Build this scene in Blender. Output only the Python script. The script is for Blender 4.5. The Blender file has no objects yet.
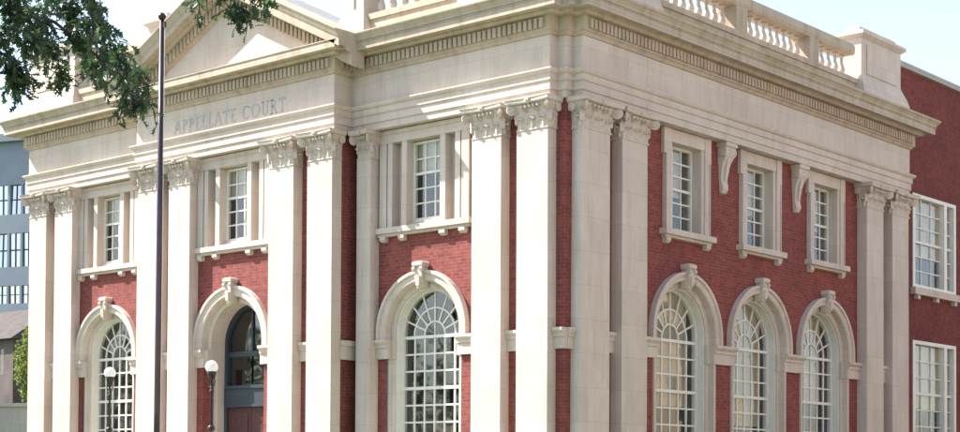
import bpy, bmesh, math, random
from mathutils import Vector, Matrix, noise
random.seed(7)
PI = math.pi
scene = bpy.context.scene
C = scene.collection

# ------------------------------------------------------------------ camera
F_PX, PPX, PPY = 1604.87, 445.84, 434.78          # in pixels of a 960 x 432 picture
CAM = Vector((19.569, -25.603, 1.60))
YAW, PITCH, ROLL = 2.29693, 0.027284, 0.007543
fwd = Vector((math.cos(YAW)*math.cos(PITCH), math.sin(YAW)*math.cos(PITCH), math.sin(PITCH)))
rt0 = fwd.cross(Vector((0, 0, 1))).normalized()
up0 = rt0.cross(fwd)
rt = rt0*math.cos(ROLL) + up0*math.sin(ROLL)
up = -rt0*math.sin(ROLL) + up0*math.cos(ROLL)
cam_d = bpy.data.cameras.new('camera')
cam = bpy.data.objects.new('camera', cam_d); C.objects.link(cam)
cam.matrix_world = Matrix(((rt.x, up.x, -fwd.x, CAM.x), (rt.y, up.y, -fwd.y, CAM.y), (rt.z, up.z, -fwd.z, CAM.z), (0, 0, 0, 1)))
cam_d.sensor_width = 36.0
cam_d.lens = F_PX/960*36
cam_d.shift_x = (480-PPX)/960
cam_d.shift_y = (PPY-216)/960
cam_d.clip_end = 3000
scene.camera = cam
def at(px, py, depth):
    """a point seen at pixel (px,py), depth metres along the view axis"""
    return CAM + (fwd + rt*((px-PPX)/F_PX) - up*((py-PPY)/F_PX))*depth

# ------------------------------------------------------------------ sky, sun, exposure
SUN = Vector((-1.95, -1.0, 2.35)).normalized()       # direction towards the sun
w = bpy.data.worlds.new('World'); scene.world = w; w.use_nodes = True
nt = w.node_tree
bg = nt.nodes['Background']
sky = nt.nodes.new('ShaderNodeTexSky'); sky.sky_type = 'NISHITA'; sky.sun_disc = False
sky.sun_elevation = math.asin(SUN.z)
sky.sun_rotation = math.atan2(SUN.x, SUN.y)
sky.air_density = 1.0; sky.dust_density = 1.0; sky.ozone_density = 1.5
bw = nt.nodes.new('ShaderNodeHueSaturation'); bw.inputs['Saturation'].default_value = 0.74   # thin summer haze
nt.links.new(sky.outputs[0], bw.inputs['Color']); nt.links.new(bw.outputs[0], bg.inputs['Color'])
bg.inputs['Strength'].default_value = 0.12
sd = bpy.data.lights.new('sun', 'SUN'); sd.energy = 5.0; sd.angle = math.radians(0.5); sd.color = (1.0, 0.965, 0.92)
so = bpy.data.objects.new('sun', sd); C.objects.link(so)
so.rotation_euler = (-SUN).to_track_quat('-Z', 'Y').to_euler()
so.location = (-30, -30, 40)
vs = scene.view_settings
vs.view_transform = 'Standard'; vs.look = 'None'; vs.gamma = 1.0; vs.use_curve_mapping = False
vs.exposure = 1.47

# ------------------------------------------------------------------ materials
def new_mat(name):
    m = bpy.data.materials.new(name); m.use_nodes = True
    return m, m.node_tree, m.node_tree.nodes['Principled BSDF']
def wall_coords(t):
    """world position folded so that both facades get (along, height)"""
    g = t.nodes.new('ShaderNodeNewGeometry'); s = t.nodes.new('ShaderNodeSeparateXYZ'); c = t.nodes.new('ShaderNodeCombineXYZ')
    a = t.nodes.new('ShaderNodeMath'); a.operation = 'ADD'
    t.links.new(g.outputs['Position'], s.inputs[0]); t.links.new(s.outputs[0], a.inputs[0]); t.links.new(s.outputs[1], a.inputs[1])
    t.links.new(a.outputs[0], c.inputs[0]); t.links.new(s.outputs[2], c.inputs[1])
    return g.outputs['Position'], c.outputs[0]
def noise_node(t, vec, scale, detail=4, rough=.6):
    n = t.nodes.new('ShaderNodeTexNoise'); n.inputs['Scale'].default_value = scale
    n.inputs['Detail'].default_value = detail; n.inputs['Roughness'].default_value = rough
    t.links.new(vec, n.inputs['Vector']); return n.outputs['Fac']
def ramp(t, fac, stops):
    r = t.nodes.new('ShaderNodeValToRGB'); e = r.color_ramp.elements
    while len(e) < len(stops): e.new(.5)
    for el, (p, c) in zip(e, stops): el.position = p; el.color = (*c, 1)
    t.links.new(fac, r.inputs[0]); return r.outputs[0]
def mix(t, a, b, fac, mode='MIX'):
    m = t.nodes.new('ShaderNodeMix'); m.data_type = 'RGBA'; m.blend_type = mode
    for s, v in ((m.inputs[6], a), (m.inputs[7], b)):
        if isinstance(v, tuple): s.default_value = (*v, 1)
        else: t.links.new(v, s)
    if isinstance(fac, (int, float)): m.inputs[0].default_value = fac
    else: t.links.new(fac, m.inputs[0])
    return m.outputs[2]
def bump(t, bsdf, h, strength, dist=.01):
    b = t.nodes.new('ShaderNodeBump'); b.inputs['Strength'].default_value = strength; b.inputs['Distance'].default_value = dist
    t.links.new(h, b.inputs['Height']); t.links.new(b.outputs[0], bsdf.inputs['Normal'])
def scaled(t, vec, sc):
    m = t.nodes.new('ShaderNodeMapping'); m.inputs['Scale'].default_value = sc
    t.links.new(vec, m.inputs['Vector']); return m.outputs[0]

def stone_mat(name, lo, hi, stain, stain_amt, rough=.85):
    m, t, b = new_mat(name)
    pos, wc = wall_coords(t)
    c = ramp(t, noise_node(t, pos, 1.3, 6), [(.3, lo), (.7, hi)])
    streak = noise_node(t, scaled(t, pos, (2.2, 2.2, .35)), 1.6, 5, .65)
    sf = ramp(t, streak, [(.48, (0, 0, 0)), (.72, (stain_amt,)*3)])
    c = mix(t, c, stain, sf)
    bl = t.nodes.new('ShaderNodeTexBrick'); t.links.new(wc, bl.inputs['Vector'])
    bl.inputs['Scale'].default_value = 1.0; bl.inputs['Brick Width'].default_value = 1.37; bl.inputs['Row Height'].default_value = .69
    bl.inputs['Mortar Size'].default_value = .006; bl.inputs['Mortar Smooth'].default_value = .5; bl.inputs['Bias'].default_value = 0
    bl.inputs['Color1'].default_value = (1, 1, 1, 1); bl.inputs['Color2'].default_value = (.90, .895, .89, 1); bl.inputs['Mortar'].default_value = (.70, .68, .65, 1)
    c = mix(t, c, bl.outputs['Color'], .8, 'MULTIPLY')
    grime = noise_node(t, scaled(t, pos, (5, 5, .5)), 1.0, 6, .7)
    c = mix(t, c, ramp(t, grime, [(.52, (1, 1, 1)), (.75, (.78, .75, .70))]), .7, 'MULTIPLY')
    fine = noise_node(t, pos, 28, 3)
    c = mix(t, c, ramp(t, fine, [(.3, (.8, .8, .8)), (.7, (1, 1, 1))]), .5, 'MULTIPLY')
    t.links.new(c, b.inputs['Base Color']); b.inputs['Roughness'].default_value = rough
    b.inputs['Specular IOR Level'].default_value = .25
    bump(t, b, fine, .25, .006)
    return m
def brick_mat(name, c1, c2, mortar, dark):
    m, t, b = new_mat(name)
    pos, wc = wall_coords(t)
    br = t.nodes.new('ShaderNodeTexBrick')
    t.links.new(wc, br.inputs['Vector'])
    br.inputs['Scale'].default_value = 1.0; br.inputs['Brick Width'].default_value = .215; br.inputs['Row Height'].default_value = .073
    br.inputs['Mortar Size'].default_value = .0055; br.inputs['Mortar Smooth'].default_value = .3; br.inputs['Bias'].default_value = -.1
    br.inputs['Color1'].default_value = (*c1, 1); br.inputs['Color2'].default_value = (*c2, 1); br.inputs['Mortar'].default_value = (*mortar, 1)
    big = noise_node(t, pos, .9, 5)
    c = mix(t, br.outputs['Color'], dark, ramp(t, big, [(.42, (0, 0, 0)), (.75, (.6, .6, .6))]))
    mid = noise_node(t, pos, 9, 3)
    c = mix(t, c, ramp(t, mid, [(.3, (.62, .62, .64)), (.7, (1.15, 1.12, 1.12))]), .75, 'MULTIPLY')
    t.links.new(c, b.inputs['Base Color']); b.inputs['Roughness'].default_value = .9
    b.inputs['Specular IOR Level'].default_value = .2
    bump(t, b, br.outputs['Fac'], -.5, .008)
    return m
def plain_mat(name, col, rough=.6, metal=0, var=.15, scale=6, spec=.4):
    m, t, b = new_mat(name)
    pos, wc = wall_coords(t)
    n = noise_node(t, pos, scale, 5)
    c = ramp(t, n, [(.3, tuple(v*(1-var) for v in col)), (.7, tuple(min(1, v*(1+var)) for v in col))])
    t.links.new(c, b.inputs['Base Color']); b.inputs['Roughness'].default_value = rough; b.inputs['Metallic'].default_value = metal
    b.inputs['Specular IOR Level'].default_value = spec
    return m
def glass_mat(name, tint, bias=.0):
    m = bpy.data.materials.new(name); m.use_nodes = True; t = m.node_tree
    t.nodes.remove(t.nodes['Principled BSDF'])
    tr = t.nodes.new('ShaderNodeBsdfTransparent'); tr.inputs[0].default_value = (*tint, 1)
    gl = t.nodes.new('ShaderNodeBsdfGlossy'); gl.inputs['Roughness'].default_value = .03
    lw = t.nodes.new('ShaderNodeLayerWeight'); pw_ = t.nodes.new('ShaderNodeMath'); pw_.operation = 'POWER'; pw_.inputs[1].default_value = 5
    t.links.new(lw.outputs['Facing'], pw_.inputs[0]); lw.inputs['Blend'].default_value = .5
    fr = t.nodes.new('ShaderNodeMath'); fr.operation = 'MULTIPLY_ADD'; fr.inputs[1].default_value = .95; fr.inputs[2].default_value = .045   # Schlick, same from both sides
    t.links.new(pw_.outputs[0], fr.inputs[0])
    g = t.nodes.new('ShaderNodeNewGeometry')
    n = t.nodes.new('ShaderNodeTexNoise'); n.inputs['Scale'].default_value = 1.7; n.inputs['Detail'].default_value = 1
    t.links.new(g.outputs['Position'], n.inputs['Vector'])
    bp = t.nodes.new('ShaderNodeBump'); bp.inputs['Strength'].default_value = .12; bp.inputs['Distance'].default_value = .02
    t.links.new(n.outputs['Fac'], bp.inputs['Height']); t.links.new(bp.outputs[0], gl.inputs['Normal'])
    mx = t.nodes.new('ShaderNodeMixShader')
    a = t.nodes.new('ShaderNodeMath'); a.operation = 'ADD'; a.inputs[1].default_value = bias; a.use_clamp = True
    t.links.new(fr.outputs[0], a.inputs[0]); t.links.new(a.outputs[0], mx.inputs[0])
    t.links.new(tr.outputs[0], mx.inputs[1]); t.links.new(gl.outputs[0], mx.inputs[2])
    t.links.new(mx.outputs[0], t.nodes['Material Output'].inputs[0])
    return m
def leaf_mat(name, dark, light):
    m, t, b = new_mat(name)
    g = t.nodes.new('ShaderNodeNewGeometry')
    c = ramp(t, noise_node(t, g.outputs['Position'], 6, 3), [(.32, dark), (.68, light)])
    t.links.new(c, b.inputs['Base Color']); b.inputs['Roughness'].default_value = .45
    tl = t.nodes.new('ShaderNodeBsdfTranslucent'); t.links.new(c, tl.inputs[0])
    mx = t.nodes.new('ShaderNodeMixShader'); mx.inputs[0].default_value = .5
    t.links.new(b.outputs[0], mx.inputs[1]); t.links.new(tl.outputs[0], mx.inputs[2])
    t.links.new(mx.outputs[0], t.nodes['Material Output'].inputs[0])
    return m

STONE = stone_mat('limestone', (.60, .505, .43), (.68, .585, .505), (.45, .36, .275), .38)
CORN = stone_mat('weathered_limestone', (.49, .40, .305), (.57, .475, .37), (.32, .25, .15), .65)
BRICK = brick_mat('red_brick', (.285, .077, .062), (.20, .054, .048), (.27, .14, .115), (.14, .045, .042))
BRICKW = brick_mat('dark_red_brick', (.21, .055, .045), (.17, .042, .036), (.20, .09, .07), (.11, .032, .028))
WHITE = plain_mat('white_paint', (.74, .71, .64), .5, 0, .06)
GLASS = glass_mat('window_glass', (.96, .965, .96), .02)
OGL = glass_mat('dark_glass', (.05, .07, .09), .15)
ROOM = plain_mat('dark_interior', (.06, .055, .05), .9)
BLIND = plain_mat('tan_blind', (.46, .395, .275), .8, 0, .2, 2.2)
LETTER = plain_mat('letter_grey', (.40, .39, .375), .8)
METAL = plain_mat('dark_bronze_metal', (.035, .028, .026), .35, .3)
POLE = plain_mat('flagpole_paint', (.075, .055, .065), .22, .6)
GLOBE = plain_mat('opal_glass', (.93, .93, .91), .25, 0, .02)
DOORW = plain_mat('dark_wood_door', (.075, .026, .022), .45, 0, .3, 14)
TEAL = plain_mat('slate_teal_paint', (.032, .046, .056), .5, 0, .1)
CONC = stone_mat('pale_concrete', (.40, .38, .34), (.47, .45, .40), (.3, .28, .25), .4)
ASPH = plain_mat('asphalt', (.05, .05, .052), .9, 0, .25, 3)
PAINT = plain_mat('road_paint', (.7, .69, .66), .7, 0, .1)
GRASS = plain_mat('lawn_grass', (.055, .10, .03), .9, 0, .4, 2)
LEAF = leaf_mat('oak_leaf', (.022, .06, .035), (.12, .19, .06))
LEAF2 = leaf_mat('lime_green_leaf', (.12, .17, .03), (.22, .27, .06))
BARK = plain_mat('bark', (.07, .055, .045), .95, 0, .4, 12)
OFFICE = plain_mat('grey_office_cladding', (.24, .27, .32), .8, 0, .1, .6)
OFFICE2 = plain_mat('brown_stucco', (.12, .095, .085), .9, 0, .3, 1)
ROOFM = plain_mat('roof_membrane', (.25, .24, .23), .9)

# ------------------------------------------------------------------ mesh helpers
class MB:
    def __init__(s): s.v = []; s.f = []
    def quad(s, *p):
        i = len(s.v); s.v += [tuple(q) for q in p]; s.f.append(tuple(range(i, i+len(p))))
    def box(s, x0, x1, y0, y1, z0, z1):
        i = len(s.v)
        s.v += [(x0,y0,z0),(x1,y0,z0),(x1,y1,z0),(x0,y1,z0),(x0,y0,z1),(x1,y0,z1),(x1,y1,z1),(x0,y1,z1)]
        for f in ((0,3,2,1),(4,5,6,7),(0,1,5,4),(1,2,6,5),(2,3,7,6),(3,0,4,7)): s.f.append(tuple(i+k for k in f))
        return s
    def loft(s, rings, closed=True, cap=True):
        n = len(rings[0]); i = len(s.v)
        for r in rings: s.v += [tuple(p) for p in r]
        for a in range(len(rings)-1):
            for k in range(n if closed else n-1):
                k2 = (k+1) % n
                s.f.append((i+a*n+k, i+a*n+k2, i+(a+1)*n+k2, i+(a+1)*n+k))
        if cap and closed:
            s.f.append(tuple(i+k for k in reversed(range(n)))); j = i+(len(rings)-1)*n
            s.f.append(tuple(j+k for k in range(n)))
        return s
    def lathe(s, prof, seg, cx=0, cy=0, cz=0):
        return s.loft([[(cx+r*math.cos(2*PI*k/seg), cy+r*math.sin(2*PI*k/seg), cz+z) for k in range(seg)] for r, z in prof])
    def tube(s, pts, radii, seg=8):
        rings = []; prev = None
        for i, p in enumerate(pts):
            p = Vector(p)
            d = (Vector(pts[min(i+1, len(pts)-1)]) - Vector(pts[max(i-1, 0)])).normalized()
            a = d.orthogonal().normalized() if prev is None else (prev - d*prev.dot(d)).normalized()
            prev = a; b = d.cross(a)
            rings.append([p + a*radii[i]*math.cos(2*PI*k/seg) + b*radii[i]*math.sin(2*PI*k/seg) for k in range(seg)])
        return s.loft(rings)
    def build(s, name, mat, parent=None, smooth=False, loc=(0,0,0), rz=0, recalc=True):
        me = bpy.data.meshes.new(name); me.from_pydata(s.v, [], s.f)
        if recalc:
            bm = bmesh.new(); bm.from_mesh(me); bmesh.ops.recalc_face_normals(bm, faces=bm.faces); bm.to_mesh(me); bm.free()
        me.materials.append(mat)
        if smooth:
            for p in me.polygons: p.use_smooth = True
        o = bpy.data.objects.new(name, me); C.objects.link(o)
        o.location = loc; o.rotation_euler = (0, 0, rz); o.parent = parent
        return o
def link_copy(src, parent, loc=None, rot=None):
    o = src.copy(); C.objects.link(o); o.parent = parent
    if loc is not None: o.location = loc
    if rot is not None: o.rotation_euler = rot
    return o
def copy_tree(src, parent, loc=None, rot=None, scale=None):
    o = link_copy(src, parent, loc, rot)
    if scale: o.scale = scale
    for ch in [c for c in bpy.data.objects if c.parent == src]: copy_tree(ch, o)
    return o
def tag(o, label, cat, group=None):
    o['label'] = label; o['category'] = cat
    if group: o['group'] = group
    return o
def empty(name, loc=(0,0,0), rz=0, parent=None):
    o = bpy.data.objects.new(name, None); C.objects.link(o); o.location = loc; o.rotation_euler = (0,0,rz); o.parent = parent
    o.empty_display_size = .3
    return o
def structure(o): o['kind'] = 'structure'; return o
LEFT, RIGHT = 0.0, PI/2        # facade frames: local x along the facade, local y inwards

# ------------------------------------------------------------------ ground, street
g = MB(); g.quad((-900,-900,-.30),(900,-900,-.30),(900,900,-.30),(-900,900,-.30)); structure(g.build('ground', GRASS))
for x0, x1, y0, y1 in ((-200, 5.0, -10.99, 200), (26, 200, -200, 200), (-200, 8.99, -200, -24.51)):
    g = MB(); g.box(x0, x1, y0, y1, -.31, 0); structure(g.build('lawn', GRASS))
g = MB(); g.box(-200, 9.0, -14, -11.0, -.31, .02); structure(g.build('pavement', CONC))
g = MB(); g.box(5.0, 9.0, -10.99, 200, -.31, .018); structure(g.build('pavement', CONC))
g = MB(); g.box(-11.2, -7.6, -11.0, -1.6, -.3, .024); structure(g.build('path', CONC))
g = MB(); g.box(9.0, 21.5, -200, 200, -.29, -.11); structure(g.build('road', ASPH))
g = MB(); g.box(-200, 9.0, -24.5, -14.0, -.29, -.112); structure(g.build('road', ASPH))
g = MB(); g.box(21.5, 26, -200, 200, -.31, .02); structure(g.build('pavement', CONC))
g = MB()
for k in range(-14, 20): g.box(15.15, 15.3, k*9, k*9+3, -.2, -.106)
structure(g.build('road_marking', PAINT))

# ------------------------------------------------------------------ the courthouse
CT = empty('courthouse', (-9.3, 0, 0))
tag(CT, 'red brick courthouse with cream stone pilasters, pediment and arched windows', 'building')
CT_OFF = Vector((9.3, 0, 0))
def part(mb, name, mat, face=LEFT, parent=CT, smooth=False):
    """a part of the courthouse given in world/facade coordinates"""
    loc = CT_OFF if parent is CT else (0, 0, 0)
    return mb.build(name, mat, parent, smooth, loc, face if parent is CT else 0)

A, TAEN, FRZ = 9.30, 9.857, 10.56                  # architrave bottom, taenia, frieze top
IB, IT = 4.228, 4.652                              # impost band
E_ = .28                                           # pilaster projection
D = .566                                           # portico projection
SPR = 4.80                                         # arch springing
W_HALF = 1.05; W_FRONT = .94                                       # arched opening half width
XL, XR = -18.45, 0.0                               # wall ends of front
YB = 15.0
arch_front = [(-15.05, 0.0), (-9.42, -D), (-3.83, 0.0)]      # centre x, wall y
arch_side = [4.33, 7.48, 10.66]
UPZ0, UPZ1 = 7.12, 9.28

def wall_with_openings(mb, u0, u1, z0, z1, y, arches, rects):
    """flat sheet at y with arched and rectangular openings; arches: (cx, half, zbot, spring), rects: (x0,x1,z0,z1)"""
    cuts = sorted({u0, u1} | {c-h for c, h, _, _ in arches} | {c+h for c, h, _, _ in arches} | {r[0] for r in rects} | {r[1] for r in rects})
    for a, b in zip(cuts[:-1], cuts[1:]):
        m = (a+b)/2
        blocks = []
        arc = next((q for q in arches if abs(m-q[0]) < q[1]), None)
        rec = next((q for q in rects if q[0] < m < q[1]), None)
        lo = z0
        if arc:
            c, h, zb, sp = arc
            if zb > z0: mb.quad((a,y,z0),(b,y,z0),(b,y,zb),(a,y,zb))
            top = rec[2] if rec else z1
            n = 28
            xs = [(a+b)/2-(b-a)/2*math.cos(PI*k/n) for k in range(n+1)] if abs((b-a)-2*h) < 1e-6 else [a+(b-a)*k/n for k in range(n+1)]
            if rec is None and any(q[0] < c < q[1] for q in rects): top = UPZ0
            for xa, xb in zip(xs[:-1], xs[1:]):
                za = sp+math.sqrt(max(0, h*h-(xa-c)**2)); zc = sp+math.sqrt(max(0, h*h-(xb-c)**2))
                mb.quad((xa,y,za),(xb,y,zc),(xb,y,top),(xa,y,top))
            lo = top
        if rec:
            if rec[2] > lo+1e-6: mb.quad((a,y,lo),(b,y,lo),(b,y,rec[2]),(a,y,rec[2]))
            lo = rec[3]
        if lo < z1-1e-6: mb.quad((a,y,lo),(b,y,lo),(b,y,z1),(a,y,z1))
OH = W_HALF+.165; OHF = W_FRONT+.15          # brick opening sits behind the stone surround
WB = 1.25                # window bottom
# front wall (three planes) and side wall
mb = MB()
uw_half = 1.22
wall_with_openings(mb, XL, -12.85, 0, A+.4, 0, [(arch_front[0][0], OHF, WB, SPR)], [(arch_front[0][0]-uw_half, arch_front[0][0]+uw_half, UPZ0, UPZ1)])
part(mb, 'wall', BRICK)
mb = MB()
wall_with_openings(mb, -12.85, -5.9, 0, A+.4, -D, [(arch_front[1][0], OHF, .3, SPR)], [(arch_front[1][0]-uw_half, arch_front[1][0]+uw_half, UPZ0, UPZ1)])
for q in (-1, 1):
    xd = arch_front[1][0]+q*OHF; mb.quad((xd,-D,.3),(xd,-D+.34,.3),(xd,-D+.34,IB),(xd,-D,IB))
mb.quad((-5.9,-D,0),(-5.9,0,0),(-5.9,0,A+.4),(-5.9,-D,A+.4)); mb.quad((-12.85,0,0),(-12.85,-D,0),(-12.85,-D,A+.4),(-12.85,0,A+.4))
part(mb, 'wall', BRICK)
mb = MB()
wall_with_openings(mb, -5.9, XR, 0, A+.4, 0, [(arch_front[2][0], OHF, WB, SPR)], [(arch_front[2][0]-uw_half, arch_front[2][0]+uw_half, UPZ0, UPZ1)])
part(mb, 'wall', BRICK)
mb = MB()
wall_with_openings(mb, 0, YB, 0, A+.4, 0, [(c, OH, WB, SPR) for c in arch_side], [(c-.72, c+.72, UPZ0-.05, UPZ1-.2) for c in arch_side])
part(mb, 'wall', BRICK, RIGHT)
mb = MB()
mb.quad((XL,0,0),(XL,0,A+.4),(XL,YB,A+.4),(XL,YB,0)); mb.quad((XL,YB,0),(0,YB,0),(0,YB,A+.4),(XL,YB,A+.4))
part(mb, 'wall', BRICK)
# dark rooms behind the windows, floors, flat roof
mb = MB()
mb.box(XL+.2, -.2, .55, YB-.2, .25, .35); mb.box(XL+.2, -.45, .55, YB-.2, 6.5, 6.7)
mb.box(XL+.2, -5.5, 5.4, 5.5, .35, 9.6); mb.box(-5.5, -5.4, 5.5, YB-.2, .35, 9.6)
part(mb, 'interior', ROOM)
mb = MB(); mb.box(XL+.1, -.05, .05, YB-.05, 10.9, 11.12); part(mb, 'roof', ROOFM)

# plinth round the base
def sweep(path, prof, mb, closed_ends=True):
    """sweep a profile (offset outwards, z) along an axis aligned plan path; outward is to the right of travel"""
    n = len(path); rings = []
    for i, p in enumerate(path):
        d0 = (Vector(path[i])-Vector(path[i-1])).normalized() if i > 0 else None
        d1 = (Vector(path[i+1])-Vector(path[i])).normalized() if i < n-1 else None
        nn = Vector((0, 0))
        for d in (d0, d1):
            if d is not None: nn += Vector((d.y, -d.x))
        if d0 is not None and d1 is not None and abs(d0.dot(d1)) > .99: nn *= .5
        rings.append([(p[0]+nn.x*o, p[1]+nn.y*o, z) for o, z in prof])
    mb.loft(rings, closed=True, cap=closed_ends)
WALLPATH = [(XL, YB), (XL, 0), (-12.85, 0), (-12.85, -D), (-5.9, -D), (-5.9, 0), (0, 0), (0, YB)]
mb = MB(); sweep(WALLPATH, [(-.05, 0), (.36, 0), (.36, .85), (.30, .95), (-.05, .95)], mb); part(mb, 'plinth', STONE)

# ---- pilasters
def capital_mesh():
    """composite capital for a pilaster 0.8 wide; local x across, y inwards, z from the necking upwards"""
    m = MB(); hw, dp, H = .40, .28, .60
    m.box(-hw-.015, hw+.015, -.018, dp, -.015, .02)                       # astragal
    rings = []
    for z, g in ((.02, 0), (.2, .005), (.36, .03), (.46, .085), (.50, .12)):
        rings.append([(-hw-g,-g,z),(hw+g,-g,z),(hw+g,dp,z),(-hw-g,dp,z)])
    m.loft(rings)
    # abacus with hollowed front
    def ab(z, g):
        fr = [(-hw-.15-g + (2*hw+.30+2*g)*k/6, -.24-g + .06*math.sin(PI*k/6)) for k in range(7)]
        return [(x, y, z) for x, y in fr] + [(hw+.15+g, dp, z), (-hw-.15-g, dp, z)]
    m.loft([ab(.505, -.02), ab(.53, 0), ab(.565, 0), ab(.60, .02)])
    # acanthus leaves: two tiers on the front, one tier on the sides
    def leaf(cx, cy, nx, ny, z0, h, wd):
        tx, ty = -ny, nx
        rows = []
        for k in range(7):
            q = k/6
            out = .012 + .02*q + (.10*((q-.62)/.38)**2 if q > .62 else 0)
            z = z0 + h*(q if q < .86 else .86+(.86-q)*.9)
            ww = wd*(.42+.9*q-1.05*q*q)*(1+.22*(k % 2))
            for s_ in (-1, -.45, 0, .45, 1):
                o2 = out + (.022 if s_ == 0 else 0) - .03*s_*s_
                rows.append((cx+tx*ww*s_+nx*o2, cy+ty*ww*s_+ny*o2, z - .03*abs(s_)*q))
        i = len(m.v); m.v += rows
        for a in range(6):
            for b in range(4): m.f.append((i+a*5+b, i+a*5+b+1, i+(a+1)*5+b+1, i+(a+1)*5+b))
    for x in (-.29, 0, .29): leaf(x, 0, 0, -1, .02, .27, .15)
    for x in (-.40, -.145, .145, .40): leaf(x, -.005, 0, -1, .12, .36, .13)
    for sx in (-1, 1):
        leaf(sx*hw, .08, sx, 0, .02, .27, .12); leaf(sx*hw, .2, sx, 0, .12, .34, .12)
        # corner volute: a spiral roll set diagonally
        for (yy, dx, dy) in ((-.12, .6*sx, -.8),):
            cx, cz = sx*(hw+.055), .42
            d = Vector((dx, dy, 0)).normalized(); t_ = Vector((-d.y, d.x, 0))
            for rr, th in ((.115, .028), (.078, .042), (.036, .056)):
                r1 = [Vector((cx, yy, cz)) + d*rr*math.cos(2*PI*k/12) + Vector((0,0,1))*rr*math.sin(2*PI*k/12) for k in range(12)]
                m.loft([[p - t_*th for p in r1], [p + t_*th for p in r1]])
        r1 = [(sx*(hw+.05), .2+.09*math.cos(2*PI*k/12), .42+.1*math.sin(2*PI*k/12)) for k in range(12)]
        m.loft([[(p[0]-.06*sx, p[1], p[2]) for p in r1], [(p[0]+.06*sx, p[1], p[2]) for p in r1]])
    # fleuron and egg band between the volutes
    m.lathe([(.0, -.07), (.05, -.05), (.07, 0), (.05, .05), (0, .07)], 8, 0, -.19, .545)
    for k in range(-2, 3):
        m.lathe([(.0, -.05), (.035, -.02), (.04, .02), (0, .05)], 6, k*.105, -.12, .45)
    return m
capm = capital_mesh()
cap_src = None
def pilaster(u, wd, y, face, dep=E_):
    global cap_src
    m = MB(); z0, z1 = .95, 8.70
    hw = wd/2
    # slight entasis
    rings = []
    for k in range(5):
        q = k/4; g = -.018*q*q
        rings.append([(-hw-g*-1, 0-g*-.3, z0+(z1-z0)*q), (hw+g, 0, z0+(z1-z0)*q), (hw+g, dep+.02, z0+(z1-z0)*q), (-hw-g, dep+.02, z0+(z1-z0)*q)])
    m.loft(rings)
    rot = face
    if face == LEFT: loc = Vector((u, y-dep, 0))
    else: loc = Vector((-(y-dep), u, 0))
    o = m.build('pilaster', STONE, CT, False, CT_OFF+loc, rot)
    if cap_src is None:
        cap_src = capm.build('capital', STONE, o, False, (0, 0, 8.70), 0)
        c = cap_src
    else:
        c = link_copy(cap_src, o, (0, 0, 8.70), (0, 0, 0))
    c.scale = (wd/.80, dep/.28, 1)
    b = MB(); b.box(-hw-.10, hw+.10, -.10, dep, .955, 1.12); b.box(-hw-.07, hw+.07, -.07, dep, 1.12, 1.20); b.box(-hw-.03, hw+.03, -.03, dep, 1.20, 1.26)
    b.build('base', STONE, o)
    return o
for a, b in ((-18.31, -17.53), (-17.12, -16.34), (-2.23, -1.44), (-1.02, -.22)): pilaster((a+b)/2, b-a, 0, LEFT)
for a, b in ((-12.74, -11.93), (-11.54, -10.74), (-7.90, -7.08), (-6.62, -5.83)): pilaster((a+b)/2, b-a, -D, LEFT)
pilaster(-5.40, .42, 0, LEFT); pilaster(-13.30, .42, 0, LEFT)
for a, b in ((.20, 1.15), (1.58, 2.50), (12.42, 13.36), (13.87, 14.83)): pilaster((a+b)/2, b-a, 0, RIGHT)

# ---- entablature path (frieze face) and its members
EP = [(-18.40, YB), (-18.40, -E_), (-12.86, -E_), (-12.86, -D-E_), (-5.80, -D-E_), (-5.80, -E_), (-.20, -E_), (-.20, -.03), (.03, -.03), (.03, .18), (E_, .18), (E_, 14.88), (-.4, 14.88)]
arc_prof = [(-.4, A), (.0, A), (.0, A+.15), (.03, A+.155), (.03, A+.33), (.06, A+.335), (.06, A+.47), (.10, A+.49), (.13, TAEN-.02), (.13, TAEN+.01), (.02, TAEN+.03), (-.4, TAEN+.03)]
mb = MB(); sweep(EP, arc_prof, mb); architrave = part(mb, 'architrave', STONE)
mb = MB(); sweep(EP, [(-.4, TAEN+.032), (0, TAEN+.032), (0, FRZ), (-.4, FRZ)], mb); frieze = part(mb, 'frieze', STONE)
corn_prof = [(-.4, FRZ+.003), (.03, FRZ+.003), (.05, FRZ+.03), (.08, FRZ+.07), (.11, FRZ+.075), (.11, FRZ+.36), (.25, FRZ+.365), (.28, FRZ+.40), (.29, FRZ+.44),
             (.47, FRZ+.445), (.47, FRZ+.42), (.50, FRZ+.42), (.50, FRZ+.575), (.52, FRZ+.58), (.52, FRZ+.60), (-.4, FRZ+.61)]
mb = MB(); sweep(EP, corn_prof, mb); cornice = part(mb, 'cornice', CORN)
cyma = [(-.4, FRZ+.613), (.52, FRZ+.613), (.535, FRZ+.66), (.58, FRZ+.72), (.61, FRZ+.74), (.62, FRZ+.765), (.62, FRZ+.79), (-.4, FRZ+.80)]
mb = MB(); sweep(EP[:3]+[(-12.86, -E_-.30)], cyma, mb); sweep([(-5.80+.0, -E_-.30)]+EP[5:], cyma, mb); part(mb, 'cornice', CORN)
# dentils: rows of small blocks
def dentil_rows(path):
    mb = MB()
    for p, q in zip(path[:-1], path[1:]):
        p, q = Vector(p), Vector(q); L = (q-p).length
        if L < .5: continue
        d = (q-p)/L; nrm = Vector((d.y, -d.x)); k = .05
        while k < L-.08:
            a = p+d*k; b = a+d*.085
            pts = [a+nrm*.10, b+nrm*.10, b+nrm*.175, a+nrm*.175]
            z0, z1 = FRZ+.125, FRZ+.32
            mb.loft([[(x.x, x.y, z0) for x in pts], [(x.x, x.y, z1) for x in pts]])
            k += .135
    return mb
dn = part(dentil_rows(EP), 'dentil_course', CORN, LEFT); dn['kind'] = 'stuff'

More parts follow.
